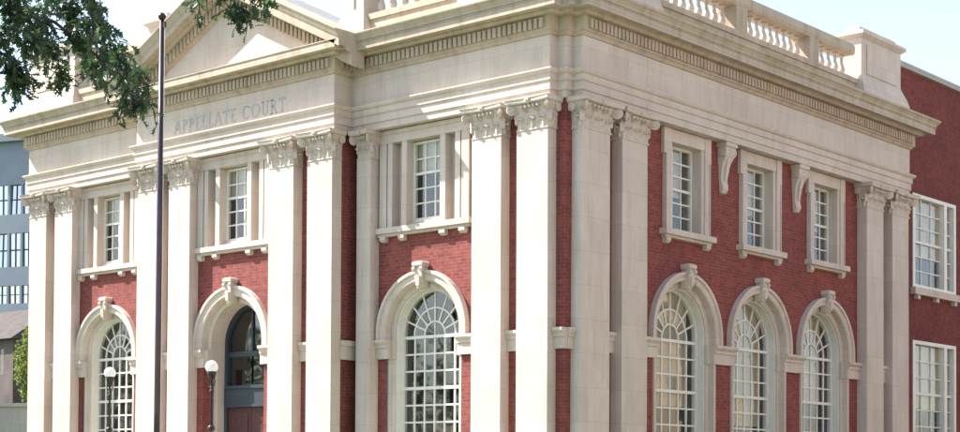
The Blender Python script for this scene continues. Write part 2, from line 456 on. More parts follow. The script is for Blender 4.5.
# ---- lettering on the portico frieze
def letter_mesh(ch, h=.33):
    m = MB(); th, tn, y0, y1 = .052, .030, -.008, .004
    def bar(x0, z0, x1, z1, wd):
        d = Vector((x1-x0, z1-z0)); n = Vector((-d.y, d.x)).normalized()*wd/2
        p = [(x0+n.x, z0+n.y), (x1+n.x, z1+n.y), (x1-n.x, z1-n.y), (x0-n.x, z0-n.y)]
        m.loft([[(a, y0, b) for a, b in p], [(a, y1, b) for a, b in p]])
    def arc(cx, cz, rx, rz, a0, a1, n=12):
        o, i = [], []
        for k in range(n+1):
            a = a0+(a1-a0)*k/n; w_ = tn+(th-tn)*abs(math.cos(a))
            o.append((cx+rx*math.cos(a), cz+rz*math.sin(a))); i.append((cx+(rx-w_)*math.cos(a), cz+(rz-tn)*math.sin(a)))
        for k in range(n):
            p = [o[k], o[k+1], i[k+1], i[k]]
            m.loft([[(a, y0, b) for a, b in p], [(a, y1, b) for a, b in p]])
    def serif(x, z): bar(x-.045, z, x+.045, z, .02)
    if ch == 'A': bar(.03, .01, .13, h, tn); bar(.13, h, .245, .01, th); bar(.07, .11, .20, .11, tn); serif(.03, .01); serif(.245, .01); wd = .27
    if ch in 'PR':
        bar(.05, 0, .05, h, th); serif(.05, .01); serif(.04, h-.01); arc(.07, h-.085, .11, .085, -PI/2, PI/2); bar(.05, h-.012, .09, h-.012, tn); bar(.05, h-.158, .09, h-.158, tn); wd = .19
        if ch == 'R': bar(.10, h-.16, .21, .01, th); serif(.215, .01); wd = .24
    if ch in 'EL':
        bar(.05, 0, .05, h, th); bar(.03, .012, .18, .012, .026); bar(.178, 0, .178, .07, .02); serif(.05, h-.01); wd = .19
        if ch == 'E': bar(.03, h-.012, .17, h-.012, .026); bar(.168, h, .168, h-.07, .02); bar(.05, h/2, .14, h/2, .026)
    if ch == 'T': bar(.11, 0, .11, h, th); bar(.01, h-.012, .21, h-.012, .026); bar(.012, h, .012, h-.07, .02); bar(.208, h, .208, h-.07, .02); serif(.11, .01); wd = .22
    if ch == 'C': arc(.15, h/2, .14, h/2, .7, 2*PI-.7, 18); bar(.255, h-.03, .255, h-.1, .02); wd = .27
    if ch == 'O': arc(.155, h/2, .15, h/2, 0, 2*PI, 24); wd = .31
    if ch == 'U': bar(.05, .11, .05, h, th); bar(.21, .11, .21, h, tn); arc(.13, .11, .105, .11, PI, 2*PI); serif(.05, h-.01); serif(.21, h-.01); wd = .26
    return m, wd
words = 'APPELLATE COURT'
lib = {}; total = 0
for ch in words:
    if ch == ' ': total += .17; continue
    if ch not in lib: lib[ch] = list(letter_mesh(ch)) + [None]
    total += lib[ch][1]+.048
x = -9.36-total/2*1.0
for ch in words:
    if ch == ' ': x += .17; continue
    m, wd, src = lib[ch]
    loc = (x, -D-E_, 9.955)
    if src is None: lib[ch][2] = m.build('letter', LETTER, frieze, False, loc)
    else: link_copy(src, frieze, loc)
    x += wd+.048

# ---- pediment
PCX, PHW, SL = -9.33, 4.15, .50
PY = -D-E_
mb = MB()
zt = FRZ+.6
mb.quad((PCX-3.75, PY-.02, zt), (PCX+3.75, PY-.02, zt), (PCX, PY-.02, zt+3.75*SL+.1))
ped = part(mb, 'pediment', STONE)
rake = MB()
rp = [(-.3, FRZ+.05), (.03, FRZ+.05), (.06, FRZ+.07), (.11, FRZ+.08), (.11, FRZ+.36), (.25, FRZ+.365), (.28, FRZ+.40), (.29, FRZ+.44),
      (.47, FRZ+.445), (.50, FRZ+.42), (.50, FRZ+.575), (.53, FRZ+.62), (.58, FRZ+.72), (.62, FRZ+.765), (.62, FRZ+.79), (-.3, FRZ+.80)]
for sgn in (-1, 1):
    rings = []
    for q in (PHW+.012, PHW*.75, PHW*.5, PHW*.25, 0):
        rings.append([(PCX+sgn*q, PY-o, z+SL*(PHW-q)) for o, z in rp])
    rake.loft(rings)
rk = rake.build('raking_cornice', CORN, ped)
mb = MB()
for sgn in (-1, 1):
    q = .1
    while q < PHW-.75:
        z = FRZ+SL*(PHW-q)
        pts = [(PCX+sgn*q, z), (PCX+sgn*(q+.075), z-SL*.075)]
        a, b = pts
        mb.loft([[(a[0], PY-.10, a[1]+.105), (b[0], PY-.10, b[1]+.105), (b[0], PY-.175, b[1]+.105), (a[0], PY-.175, a[1]+.105)],
                 [(a[0], PY-.10, a[1]+.335), (b[0], PY-.10, b[1]+.335), (b[0], PY-.175, b[1]+.335), (a[0], PY-.175, a[1]+.335)]])
        q += .135
o = mb.build('dentil_course', CORN, ped); o['kind'] = 'stuff'
GW = PHW-.12
mb = MB()
for sgn in (-1, 1):
    mb.loft([[(PCX+sgn*GW, PY-.2, FRZ+.78+SL*.12), (PCX, PY-.2, FRZ+.78+SL*PHW), (PCX, PY-.2, FRZ+.6+SL*PHW), (PCX+sgn*GW, PY-.2, FRZ+.5+SL*.12)],
             [(PCX+sgn*GW, 1.2, FRZ+.78+SL*.12), (PCX, 1.2, FRZ+.78+SL*PHW), (PCX, 1.2, FRZ+.6+SL*PHW), (PCX+sgn*GW, 1.2, FRZ+.5+SL*.12)]])
mb.build('gable_roof', ROOFM, ped)

# ---- parapet balustrade
CT_TOP = FRZ+.80
bal_m = MB()
bp = [(.070, 0), (.070, .045), (.045, .06), (.055, .09), (.085, .15), (.09, .20), (.07, .27), (.042, .36), (.036, .43), (.05, .46), (.036, .475), (.05, .51), (.065, .53), (.065, .58)]
bal_m.lathe(bp, 10)
bal_src = None
def balustrade(segs, piers, y0, face):
    """segs: baluster stretches (u0,u1); piers: (u0,u1,tall)"""
    global bal_src
    lo = min([s[0] for s in segs]+[p[0] for p in piers]); hi = max([s[1] for s in segs]+[p[1] for p in piers])
    m = MB(); m.box(lo+.02, hi-.02, y0-.13, y0+.33, CT_TOP-.05, 11.80); m.box(lo+.02, hi-.02, y0-.17, y0+.35, 11.80, 11.93)
    o = m.build('balustrade', CORN, CT, False, CT_OFF, face)
    m = MB()
    for a, b in [(segs[0][0], segs[-1][1])]:
        prof = [(-.15, 12.51), (.33, 12.51), (.36, 12.58), (.36, 12.72), (.30, 12.80), (-.12, 12.80), (-.18, 12.72), (-.18, 12.58)]
        m.loft([[(a-.02, y0+q, z) for q, z in prof], [(b+.02, y0+q, z) for q, z in prof]])
    m.build('rail', CORN, o)
    for a, b in segs:
        n = max(2, round((b-a)/.33)); st = (b-a)/n
        for k in range(n):
            loc = (a+st*(k+.5), y0+.1, 11.93)
            if bal_src is None: bal_src = bal_m.build('baluster', STONE, o, True, loc)
            else: link_copy(bal_src, o, loc)
    for a, b, tall in piers:
        m = MB(); yf = y0-.20 if tall else y0-.16
        top = 13.02 if tall else 12.507
        m.box(a, b, yf, y0+.40, 11.936, top)
        m.box(a+.28, b-.28, yf-.03, yf+.02, 12.12, top-.14) if tall else None
        if tall:
            m.loft([[(a-q, yf-q, z), (b+q, yf-q, z), (b+q, y0+.4+q, z), (a-q, y0+.4+q, z)] for q, z in ((0, top+.003), (.05, top+.04), (.11, top+.09), (.11, top+.17), (.04, top+.2))])
            m.box(a+.1, b-.1, yf+.1, y0+.3, top+.2, top+.34)
            m.loft([[(a-q, yf-q, z), (b+q, yf-q, z), (b+q, y0+.4+q, z), (a-q, y0+.4+q, z)] for q, z in ((.18, CT_TOP-.04), (.18, 11.60), (.12, 11.80), (.03, 12.02), (0, 12.10))])
        m.build('pier', STONE if tall else CORN, o)
balustrade([(2.75, 6.02), (6.60, 9.42), (9.98, 11.75)], [(.15, 2.6, True), (6.07, 6.55, False), (9.47, 9.93, False), (12.06, 14.30, True)], -.10, RIGHT)
balustrade([(-5.35, -2.55)], [(-6.05, -5.45, True), (-2.35, -.25, True)], -.10, LEFT)
balustrade([(-16.1, -13.3)], [(-18.35, -16.3, True), (-13.15, -12.45, True)], -.10, LEFT)

# ---- impost bands between arches and pilasters
def impost(spans, y, face, yy=None):
    for a, b in spans:
        m = MB()
        m.box(a, b, y-.07, y+.05, IB, IT-.18); m.box(a, b, y-.10, y+.05, IT-.18, IT-.12)
        m.loft([[(a, y-q, z), (b, y-q, z), (b, y+.05, z), (a, y+.05, z)] for q, z in ((.10, IT-.119), (.16, IT-.06), (.16, IT))])
        m.build('impost_band', STONE, CT, False, CT_OFF, face)
JH = 1.06
impost([(-17.53, -17.12), (-16.34, arch_front[0][0]-W_FRONT-.08), (arch_front[0][0]+W_FRONT+.08, -13.5), (-5.2, arch_front[2][0]-W_FRONT-.08), (arch_front[2][0]+W_FRONT+.08, -2.23), (-1.44, -1.02), (-.22, .04)], 0, LEFT)
impost([(-11.93, -11.54), (-10.74, arch_front[1][0]-W_FRONT-.08), (arch_front[1][0]+W_FRONT+.08, -7.90), (-7.08, -6.62), (-5.83, -5.85)], -D, LEFT)
impost([(.035, .2), (1.15, 1.58), (2.50, arch_side[0]-W_HALF-.08), (arch_side[0]+W_HALF+.08, arch_side[1]-W_HALF-.08), (arch_side[1]+W_HALF+.08, arch_side[2]-W_HALF-.08), (arch_side[2]+W_HALF+.08, 12.42), (13.36, 13.87)], 0, RIGHT)
m = MB(); m.box(-5.905, -5.78, -D-.02, -.001, IB, IT-.12); m.box(-5.905, -5.74, -D-.02, -.001, IT-.119, IT); part(m, 'impost_band', STONE)

# ---- arched windows
def arch_ring(m, sect, z0, spr, n=24):
    """sect: closed list of (radius, y); swept up the left jamb, round the arch, down the right"""
    rings = [[(-r, y, z0) for r, y in sect]]
    for k in range(n+1):
        a = PI-PI*k/n
        rings.append([(r*math.cos(a), y, spr+r*math.sin(a)) for r, y in sect])
    rings.append([(r, y, z0) for r, y in sect])
    m.loft(rings)
R0, ROUT, GY, REV, NS, FZ = W_HALF, W_HALF+.34, .38, .46, 8, 4.73
COLS, ROWS = 6, 9
def archivolt_mesh(reveal):
    m = MB()
    arch_ring(m, [(R0, reveal), (R0, .10), (R0+.05, .085), (R0+.13, .085), (R0+.135, -.07), (R0+.16, -.10), (ROUT-.08, -.10), (ROUT-.065, -.145), (ROUT, -.145), (ROUT, .02), (R0+.16, .03), (R0+.16, reveal)], IT+.002, SPR)
    return m
def keystone_mesh():
    m = MB()
    z0, z1 = SPR+R0-.03, SPR+ROUT+.18
    def blk(w_, y, z): return [(-w_, y, z), (w_, y, z), (w_, .05, z), (-w_, .05, z)]
    m.loft([blk(.075, -.15, z0), blk(.085, -.19, z0+.15), blk(.11, -.20, z1-.15), blk(.115, -.18, z1-.12)])
    m.loft([blk(.14, -.21, z1-.118), blk(.15, -.24, z1-.09), blk(.15, -.24, z1-.03), blk(.11, -.20, z1)])
    for s_ in (-1, 1):
        r1 = [(s_*.11, -.20+.055*math.cos(2*PI*k/10), z1-.17+.055*math.sin(2*PI*k/10)) for k in range(10)]
        m.loft([[(p[0]-.035, p[1], p[2]) for p in r1], [(p[0]+.035, p[1], p[2]) for p in r1]])
    m.loft([[(-.045, -.22, z0+.05), (.045, -.22, z0+.05), (.045, -.16, z0+.05), (-.045, -.16, z0+.05)], [(-.065, -.245, z0+.26), (.065, -.245, z0+.26), (.065, -.16, z0+.26), (-.065, -.16, z0+.26)]])
    return m
def jamb_mesh(s_, z0, y1):
    m = MB()
    jf = -.05 if R0 > 1 else .035
    pts = [(R0, y1), (R0, .10), (R0+.09, .085), (R0+.10, jf), (R0+.18, jf), (R0+.18, .04), (R0+.16, .05), (R0+.16, y1)]
    m.loft([[(s_*x, y, z) for x, y in pts] for z in (z0, IB-.002)])
    a, b = sorted((s_*(R0-.02), s_*(R0+.16))); m.box(a, b, .05, y1-.002, IB-.0025, IT+.0015)
    return m
def fan_r(a):      # outer radius of the fan measured from the hub, following the stilted arch
    lo, hi = .3, 1.2
    for _ in range(30):
        mid = (lo+hi)/2; x, z = mid*math.cos(a), FZ+mid*math.sin(a)
        inside = abs(x) < R0-.06 if z < SPR else math.hypot(x, z-SPR) < R0-.06
        lo, hi = (mid, hi) if inside else (lo, mid)
    return lo
def sector(r0f, r1f, a0, a1, n=3):
    m = MB()
    pts = [(r1f(a0+(a1-a0)*k/n)*math.cos(a0+(a1-a0)*k/n), r1f(a0+(a1-a0)*k/n)*math.sin(a0+(a1-a0)*k/n)) for k in range(n+1)]
    pts += [(r0f*math.cos(a1+(a0-a1)*k/n), r0f*math.sin(a1+(a0-a1)*k/n)) for k in range(n+1)] if r0f > 0 else [(0, 0)]
    m.loft([[(x, -.003, z) for x, z in pts], [(x, .003, z) for x, z in pts]])
    return m
def window_kit(r0, rout):
    """all meshes of one size of arched window"""
    global R0, ROUT, PW, RH, RA, RBb
    R0, ROUT = r0, rout
    av_m, ks_m = archivolt_mesh(REV), keystone_mesh()
    jms = [jamb_mesh(q, WB, REV) for q in (-1, 1)]
    sl = MB(); sl.box(-1.25, 1.25, -.16, REV, WB-.16, WB-.002); sl.box(-1.15, 1.15, -.10, .05, WB-.34, WB-.16)
    # sash: frame, muntins, fan
    #GY = .38                                               # glass plane
    COLS, PW = 6, (2*(R0-.06))/6
    ROWS = 9; RH = (4.70-(WB+.08))/ROWS
    sm = MB()
    sm.box(-R0, -R0+.06, GY-.05, GY+.06, WB, SPR-.002); sm.box(R0-.06, R0, GY-.05, GY+.06, WB, SPR-.002); sm.box(-R0+.06, R0-.06, GY-.05, GY+.06, WB, WB+.08)
    arch_ring(sm, [(R0-.06, GY-.05), (R0, GY-.05), (R0, GY+.06), (R0-.06, GY+.06)], SPR-.001, SPR)
    arch_ring(sm, [(R0-.025, .14), (R0+.01, .14), (R0+.01, GY-.051), (R0-.025, GY-.051)], WB, SPR)
    for c in range(1, COLS): x = -R0+.06+PW*c; sm.box(x-.019, x+.019, GY-.022, GY+.02, WB+.08, 4.70)
    for r in range(1, ROWS+1):
        z = WB+.08+RH*r; t_ = .034 if r in (3, 6, ROWS) else .019; yy = -.04 if r in (3, 6, ROWS) else -.021
        sm.box(-R0+.06, R0-.06, GY+yy, GY+.019, z-t_, z+t_)
    FZ = 4.73; RA, RBb = .30*R0/.94, .60*R0/.94
    for rr in (RA, RBb):
        rings = []
        for k in range(19):
            a = PI*k/18
            rings.append([((rr+q)*math.cos(a), GY+y, FZ+(rr+q)*math.sin(a)) for q, y in ((-.018, -.022), (.018, -.022), (.018, .02), (-.018, .02))])
        sm.loft(rings)
    NS = 8
    for k in range(1, NS):
        a = PI*k/NS; R_ = fan_r(a)+.01; d = Vector((math.cos(a), math.sin(a))); n = Vector((-d.y, d.x))*.017
        p0, p1 = d*RA, d*R_
        q = [(p0.x+n.x, p0.y+n.y), (p1.x+n.x, p1.y+n.y), (p1.x-n.x, p1.y-n.y), (p0.x-n.x, p0.y-n.y)]
        sm.loft([[(x, GY-.021, FZ+z) for x, z in q], [(x, GY+.018, FZ+z) for x, z in q]])
    sm.box(-.013, .013, GY-.022, GY+.019, FZ, FZ+RA)
    pane_m = MB(); pane_m.box(-PW/2, PW/2, -.003, .003, -RH/2, RH/2)
    return av_m, ks_m, jms, sl, sm, pane_m
win_src = {}
def arched_window(u, face):
    loc = Vector((u, 0, 0)) if face == LEFT else Vector((0, u, 0))
    if face not in win_src:
        av_m, ks_m, jms, sl, sm, pane_m = window_kit(*((W_FRONT, 1.31) if face == LEFT else (W_HALF, 1.39)))
        o = sm.build('arched_window', WHITE, CT, False, CT_OFF+loc, face); win_src[face] = o
        av_m.build('archivolt', STONE, o, False); ks_m.build('keystone', STONE, o); [q.build('jamb', STONE, o) for q in jms]; sl.build('sill', STONE, o)
        src = None
        for r in range(ROWS):
            for c in range(COLS):
                l = (-R0+.06+PW*(c+.5), GY, WB+.08+RH*(r+.5))
                if src is None: src = pane_m.build('pane', GLASS, o, False, l)
                else: link_copy(src, o, l)
        for k in range(NS):
            sector(RBb, fan_r, PI*k/NS, PI*(k+1)/NS).build('pane', GLASS, o, False, (0, GY, FZ))
            sector(RA, lambda a: RBb, PI*k/NS, PI*(k+1)/NS).build('pane', GLASS, o, False, (0, GY, FZ))
        for k in range(2): sector(0, lambda a: RA, PI*k/2, PI*(k+1)/2, 5).build('pane', GLASS, o, False, (0, GY, FZ))
    else:
        o = copy_tree(win_src[face], CT, CT_OFF+loc, (0, 0, face))
    for c in bpy.data.objects:
        if c.parent == o and c.name.startswith('pane'):
            c.rotation_euler = (random.uniform(-.012, .012), 0, random.uniform(-.012, .012))
    return o
for i, (u, y) in enumerate(arch_front):
    if i != 1: arched_window(u, LEFT)
side_windows = [arched_window(u, RIGHT) for u in arch_side]
for o, (zb, x0, x1) in zip(side_windows, ((3.25, -1.0, .78), (2.9, -1.0, .84), (3.55, -1.0, .62))):
    m = MB(); m.box(x0, x1, GY+.075, GY+.085, zb, 5.84); m.build('blind', BLIND, o)
    m = MB(); m.box(x0, x0+.55, GY+.09, GY+.10, WB+.1, zb-.01); m.build('curtain', BLIND, o)

# ---- upper windows of the front: tripartite stone surround with a recessed sash
def sash_mesh(w_, z0, z1, cols, rows, meet, gy):
    m = MB(); fr = .055
    m.box(-w_/2, -w_/2+fr, gy-.04, gy+.05, z0, z1); m.box(w_/2-fr, w_/2, gy-.04, gy+.05, z0, z1)
    m.box(-w_/2+fr, w_/2-fr, gy-.04, gy+.05, z0, z0+fr+.02); m.box(-w_/2+fr, w_/2-fr, gy-.04, gy+.05, z1-fr, z1)
    pw = (w_-2*fr)/cols; ph = (z1-z0-2*fr-.02)/rows; zb = z0+fr+.02
    for c in range(1, cols): x = -w_/2+fr+pw*c; m.box(x-.016, x+.016, gy-.022, gy+.02, zb, z1-fr)
    for r in range(1, rows):
        t_ = .028 if r == meet else .016; z = zb+ph*r
        m.box(-w_/2+fr, w_/2-fr, gy-(.038 if r == meet else .021), gy+.019, z-t_, z+t_)
    return m, pw, ph, fr, zb
def add_panes(o, w_, pw, ph, fr, zb, cols, rows, gy):
    p = MB(); p.box(-pw/2, pw/2, -.003, .003, -ph/2, ph/2); src = None
    for r in range(rows):
        for c in range(cols):
            l = (-w_/2+fr+pw*(c+.5), gy, zb+ph*(r+.5)); rot = (random.uniform(-.015, .015), 0, random.uniform(-.015, .015))
            if src is None: src = p.build('pane', GLASS, o, False, l)
            else: link_copy(src, o, l, rot)
def bracket_mesh():
    m = MB(); m.loft([[(-.085, -.12, 0), (.085, -.12, 0), (.085, .03, 0), (-.085, .03, 0)], [(-.085, -.12, -.07), (.085, -.12, -.07), (.085, .03, -.07), (-.085, .03, -.07)],
                      [(-.07, -.07, -.12), (.07, -.07, -.12), (.07, .03, -.12), (-.07, .03, -.12)]]); return m
br_m = bracket_mesh()
def front_window(u, y):
    w_ = .98; gy = .20
    m, pw, ph, fr, zb = sash_mesh(w_, 7.22, 8.98, 3, 5, 3, gy)
    o = m.build('upper_window', WHITE, CT, False, CT_OFF+Vector((u, y, 0)), LEFT)
    add_panes(o, w_, pw, ph, fr, zb, 3, 5, gy)
    f = MB(); z0, z1 = 7.12, 9.28
    bl = MB(); bl.box(-.44, .44, gy+.07, gy+.08, 8.26, 8.93); bl.build('blind', BLIND, o)
    for s_ in (-1, 1):
        for a, b, y0, y1 in ((.49, .64, -.06, .3), (.64, .92, .17, .25), (.92, 1.06, -.06, .26), (1.06, 1.10, .0, .26), (1.10, 1.31, -.06, .26)):
            p, q = sorted((s_*a, s_*b)); f.box(p, q, y0, y1, z0, 9.0)
    f.box(-1.31, 1.31, -.07, .3, 9.001, z1); f.box(-.49, .49, .08, .3, z0, 7.22)
    f.box(-1.34, 1.34, -.10, .0, z1-.09, z1-.002)
    f.build('surround', STONE, o)
    s = MB(); s.box(-1.40, 1.40, -.15, .3, 6.995, 7.118); s.box(-1.33, 1.33, -.09, .02, 6.93, 6.994); s.build('sill', STONE, o)
    b0 = None
    for x in (-1.16, -.60, .60, 1.16):
        if b0 is None: b0 = br_m.build('bracket', STONE, o, False, (x, 0, 6.928))
        else: link_copy(b0, o, (x, 0, 6.928))
for u, y in arch_front: front_window(u, y)
# ---- upper windows of the side: eared surround, deep reveal
def side_window(u):
    w_ = 1.18; gy = .24
    m, pw, ph, fr, zb = sash_mesh(w_, 7.08, 9.0, 3, 6, 3, gy)
    o = m.build('upper_window', WHITE, CT, False, CT_OFF+Vector((0, u, 0)), RIGHT)
    add_panes(o, w_, pw, ph, fr, zb, 3, 6, gy)
    f = MB()
    for s_ in (-1, 1):
        p, q = sorted((s_*.59, s_*.70)); f.box(p, q, -.05, .45, 7.07, 9.0)
        p, q = sorted((s_*.701, s_*.86)); f.box(p, q, -.085, .03, 7.07, 8.72)
        p, q = sorted((s_*.701, s_*.94)); f.box(p, q, -.085, .03, 8.721, 9.285)
        p, q = sorted((s_*.861, s_*.885)); f.box(p, q, -.11, .03, 7.07, 8.72)
    f.box(-.70, .70, -.07, .45, 9.001, 9.28)
    f.build('surround', STONE, o)
    s = MB(); s.box(-1.0, 1.0, -.20, .45, 6.94, 7.068); s.box(-.92, .92, -.12, .02, 6.88, 6.939); s.build('sill', STONE, o)
    b0 = br_m.build('bracket', STONE, o, False, (-.80, 0, 6.878)); link_copy(b0, o, (.80, 0, 6.878))
    mb = MB(); mb.box(-.58, .30, gy+.07, gy+.08, 7.9, 9.0); mb.build('blind', BLIND, o)
for u in arch_side: side_window(u+.02)
# ---- hanging consoles between the side windows
cm = MB()
prof = [(.0, 9.29), (-.30, 9.29), (-.33, 9.18), (-.33, 9.05), (-.27, 8.95), (-.20, 8.87), (-.14, 8.74), (-.10, 8.55), (-.09, 8.42), (-.13, 8.34), (-.14, 8.25), (-.08, 8.17), (.0, 8.15)]
for a, b in zip(prof[:-1], prof[1:]): pass
def tw(z): return .10+.11*(z-8.15)/1.14
prof = [(y*.72, z) for y, z in prof]
cm.loft([[(-tw(z), y, z) for y, z in prof], [(tw(z), y, z) for y, z in prof]])
for s_ in (-1, 1):
    r1 = [(s_*.20, -.15+.10*math.cos(2*PI*k/12), 9.10+.13*math.sin(2*PI*k/12)) for k in range(12)]
    cm.loft([[(p[0]-.03, p[1], p[2]) for p in r1], [(p[0]+.03, p[1], p[2]) for p in r1]])
cm.loft([[(-.07, -.26, 9.15), (.07, -.26, 9.15), (.07, -.18, 9.15), (-.07, -.18, 9.15)], [(-.05, -.165, 8.8), (.05, -.165, 8.8), (.05, -.12, 8.8), (-.05, -.12, 8.8)], [(-.04, -.11, 8.45), (.04, -.11, 8.45), (.04, -.05, 8.45), (-.04, -.05, 8.45)]])
cm.box(-.24, .24, -.27, .02, 9.2, 9.292)
c0 = cm.build('console', STONE, CT, False, CT_OFF+Vector((0, 5.88, 0)), RIGHT); link_copy(c0, CT, CT_OFF+Vector((0, 9.22, 0)), (0, 0, RIGHT))

# ---- entrance
u, y = arch_front[1]
dloc = CT_OFF+Vector((u, y, 0))
R0, ROUT = W_FRONT, 1.33
DR = .62
m = MB()
m.box(-R0, -R0+.10, DR-.08, DR+.08, .3, SPR-.002); m.box(R0-.10, R0, DR-.08, DR+.08, .3, SPR-.002)
arch_ring(m, [(R0-.09, DR-.08), (R0, DR-.08), (R0, DR+.08), (R0-.09, DR+.08)], SPR-.001, SPR)
m.box(-.03, .03, DR-.04, DR+.04, 4.62, SPR+R0-.08); m.box(-R0+.1, R0-.1, DR-.05, DR+.05, 4.50, 4.62)
door = m.build('entrance_door', TEAL, CT, False, dloc, LEFT)
archivolt_mesh(DR+.1).build('archivolt', STONE, door); keystone_mesh().build('keystone', STONE, door)
for s_ in (-1, 1):
    m = MB(); p, q = sorted((s_*R0, s_*(R0+.16))); m.box(p, q, .33, DR+.1, .3, IB); m.box(p, q, .0, DR+.1, IB+.001, IT+.0015); m.build('jamb', STONE, door)
m = MB(); m.box(-R0+.1, R0-.1, DR-.12, DR+.1, 3.35, 3.72); m.box(-R0+.1, R0-.1, DR-.16, DR+.1, 3.721, 3.80); m.box(-R0+.1, R0-.1, DR-.15, DR+.1, 3.28, 3.349); m.build('transom_bar', TEAL, door)
for s_ in (-1, 1):
    m = MB(); p, q = sorted((s_*.008, s_*(R0-.102))); m.box(p, q, DR-.03, DR+.03, .32, 3.278)
    for z0, z1 in ((.5, 1.2), (1.4, 2.2), (2.4, 3.15)): m.box(p+.1, q-.1, DR-.045, DR+.0, z0, z1)
    lf = m.build('door_leaf', DOORW, door); h = MB(); h.tube([(s_*.06, DR-.09, 1.35), (s_*.06, DR-.09, 1.75)], [.015]*2); h.build('handle', METAL, door)
for s_ in (-1, 1):
    m = MB(); p, q = sorted((s_*.035, s_*(R0-.102))); m.box(p, q, DR-.003, DR+.003, 3.80, 4.498); m.build('pane', GLASS, door)
    m = MB(); pts = [(s_*.032, 4.622)]+[((R0-.095)*math.cos(a)*s_, SPR+(R0-.095)*math.sin(a)) for a in [PI/2*k/8 for k in range(8)]]+[(s_*.032, SPR+R0-.095)]
    pts = [(s_*.032, 4.622), (s_*(R0-.095), 4.622)]+pts[1:]
    m.loft([[(x, DR-.003, z) for x, z in pts], [(x, DR+.003, z) for x, z in pts]]); m.build('pane', GLASS, door)
m = MB()
for k in range(2): m.box(u-2.2+.0*k, u+2.2, y-1.0+.35*k-.3, y-.36, 0.024 if k == 0 else .164, .16+.14*k)
part(m, 'entrance_steps', STONE)

# ------------------------------------------------------------------ brick wing behind
WX, WY0, WY1, WZ = -.30, YB, 46, 13.02
WG = empty('brick_wing', (-8, 30, 0)); tag(WG, 'plain dark brick wing with white sash windows and pale coping', 'building')
WO = Vector((8, -30, 0))
wb = MB()
w_open = [(16.25+k*6.6, 19.05+k*6.6) for k in range(4)]
def wing_wall(mb):
    zs = [0, 2.6, 5.55, 7.02, 9.66, WZ]
    cuts = sorted([WY0, WY1]+[v for p in w_open for v in p])
    for a, b in zip(cuts[:-1], cuts[1:]):
        op = any(p[0]-1e-6 <= a and b <= p[1]+1e-6 for p in w_open)
        for i, (z0, z1) in enumerate(zip(zs[:-1], zs[1:])):
            if op and i in (1, 3): continue
            mb.quad((a, 0, z0), (b, 0, z0), (b, 0, z1), (a, 0, z1))
wing_wall(wb)
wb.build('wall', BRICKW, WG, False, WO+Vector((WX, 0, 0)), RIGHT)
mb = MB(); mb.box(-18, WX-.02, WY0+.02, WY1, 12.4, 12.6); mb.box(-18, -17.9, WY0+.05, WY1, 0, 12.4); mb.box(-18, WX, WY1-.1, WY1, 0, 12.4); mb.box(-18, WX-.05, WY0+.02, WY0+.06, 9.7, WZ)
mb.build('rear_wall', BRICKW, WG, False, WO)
mb = MB(); mb.box(-6, -5.9, WY0+.1, WY1, 0, 12.3); mb.box(-6, WX-.5, WY0+.1, WY1, 6.1, 6.3); mb.build('interior', ROOM, WG, False, WO)
mb = MB(); mb.box(WY0+.03, WY1, -.10, .35, WZ+.003, WZ+.16); mb.build('coping', CONC, WG, False, WO+Vector((WX, 0, 0)), RIGHT)
for j, (z0, z1) in enumerate(((7.02, 9.66), (2.6, 5.55))):
    for a, b in w_open:
        W_ = b-a; c = (a+b)/2
        m = MB(); gy = .12; fr = .10
        m.box(-W_/2, -W_/2+.14, -.03, .2, z0, z1); m.box(W_/2-.14, W_/2, -.03, .2, z0, z1); m.box(-W_/2+.14, W_/2-.14, -.03, .2, z1-.10, z1); m.box(-W_/2+.14, W_/2-.14, -.03, .2, z0, z0+.10)
        bays = [(-W_/2+.14, .44*W_-.62, 3), (.44*W_-.44, W_/2-.14, 2)]
        m.box(.44*W_-.62, .44*W_-.44, -.03, .2, z0+.1, z1-.1)
        panes = []
        for x0, x1, cols in bays:
            pw = (x1-x0)/cols; rows = 6; ph = (z1-z0-.2)/rows
            for k in range(1, cols): m.box(x0+pw*k-.016, x0+pw*k+.016, gy-.03, gy+.03, z0+.1, z1-.1)
            for k in range(1, rows):
                t_ = .035 if k == 3 else .016
                m.box(x0, x1, gy-(.05 if k == 3 else .029), gy+.029, z0+.1+ph*k-t_, z0+.1+ph*k+t_)
            p = MB(); p.box(-pw/2, pw/2, -.003, .003, -ph/2, ph/2); panes.append((p, x0, pw, ph, cols, rows))
        o = m.build('window', WHITE, WG, False, WO+Vector((WX, c, 0)), RIGHT)
        for p, x0, pw, ph, cols, rows in panes:
            src = None
            for r in range(rows):
                for k in range(cols):
                    l = (x0+pw*(k+.5), gy, z0+.1+ph*(r+.5)); rot = (random.uniform(-.02, .02), 0, random.uniform(-.02, .02))
                    if src is None: src = p.build('pane', GLASS, o, False, l)
                    else: link_copy(src, o, l, rot)
        m = MB(); m.box(-W_/2-.12, W_/2+.12, -.16, .05, z0-.2, z0-.003)
        for x in (-W_/2+.2, 0, W_/2-.2): m.box(x-.08, x+.08, -.12, .02, z0-.32, z0-.202)
        m.build('sill', STONE, o)
        m = MB(); m.box(-W_/2+.14, W_/2-.3, gy+.07, gy+.08, z0+.36*(z1-z0), z1-.1); m.build('blind', BLIND, o)

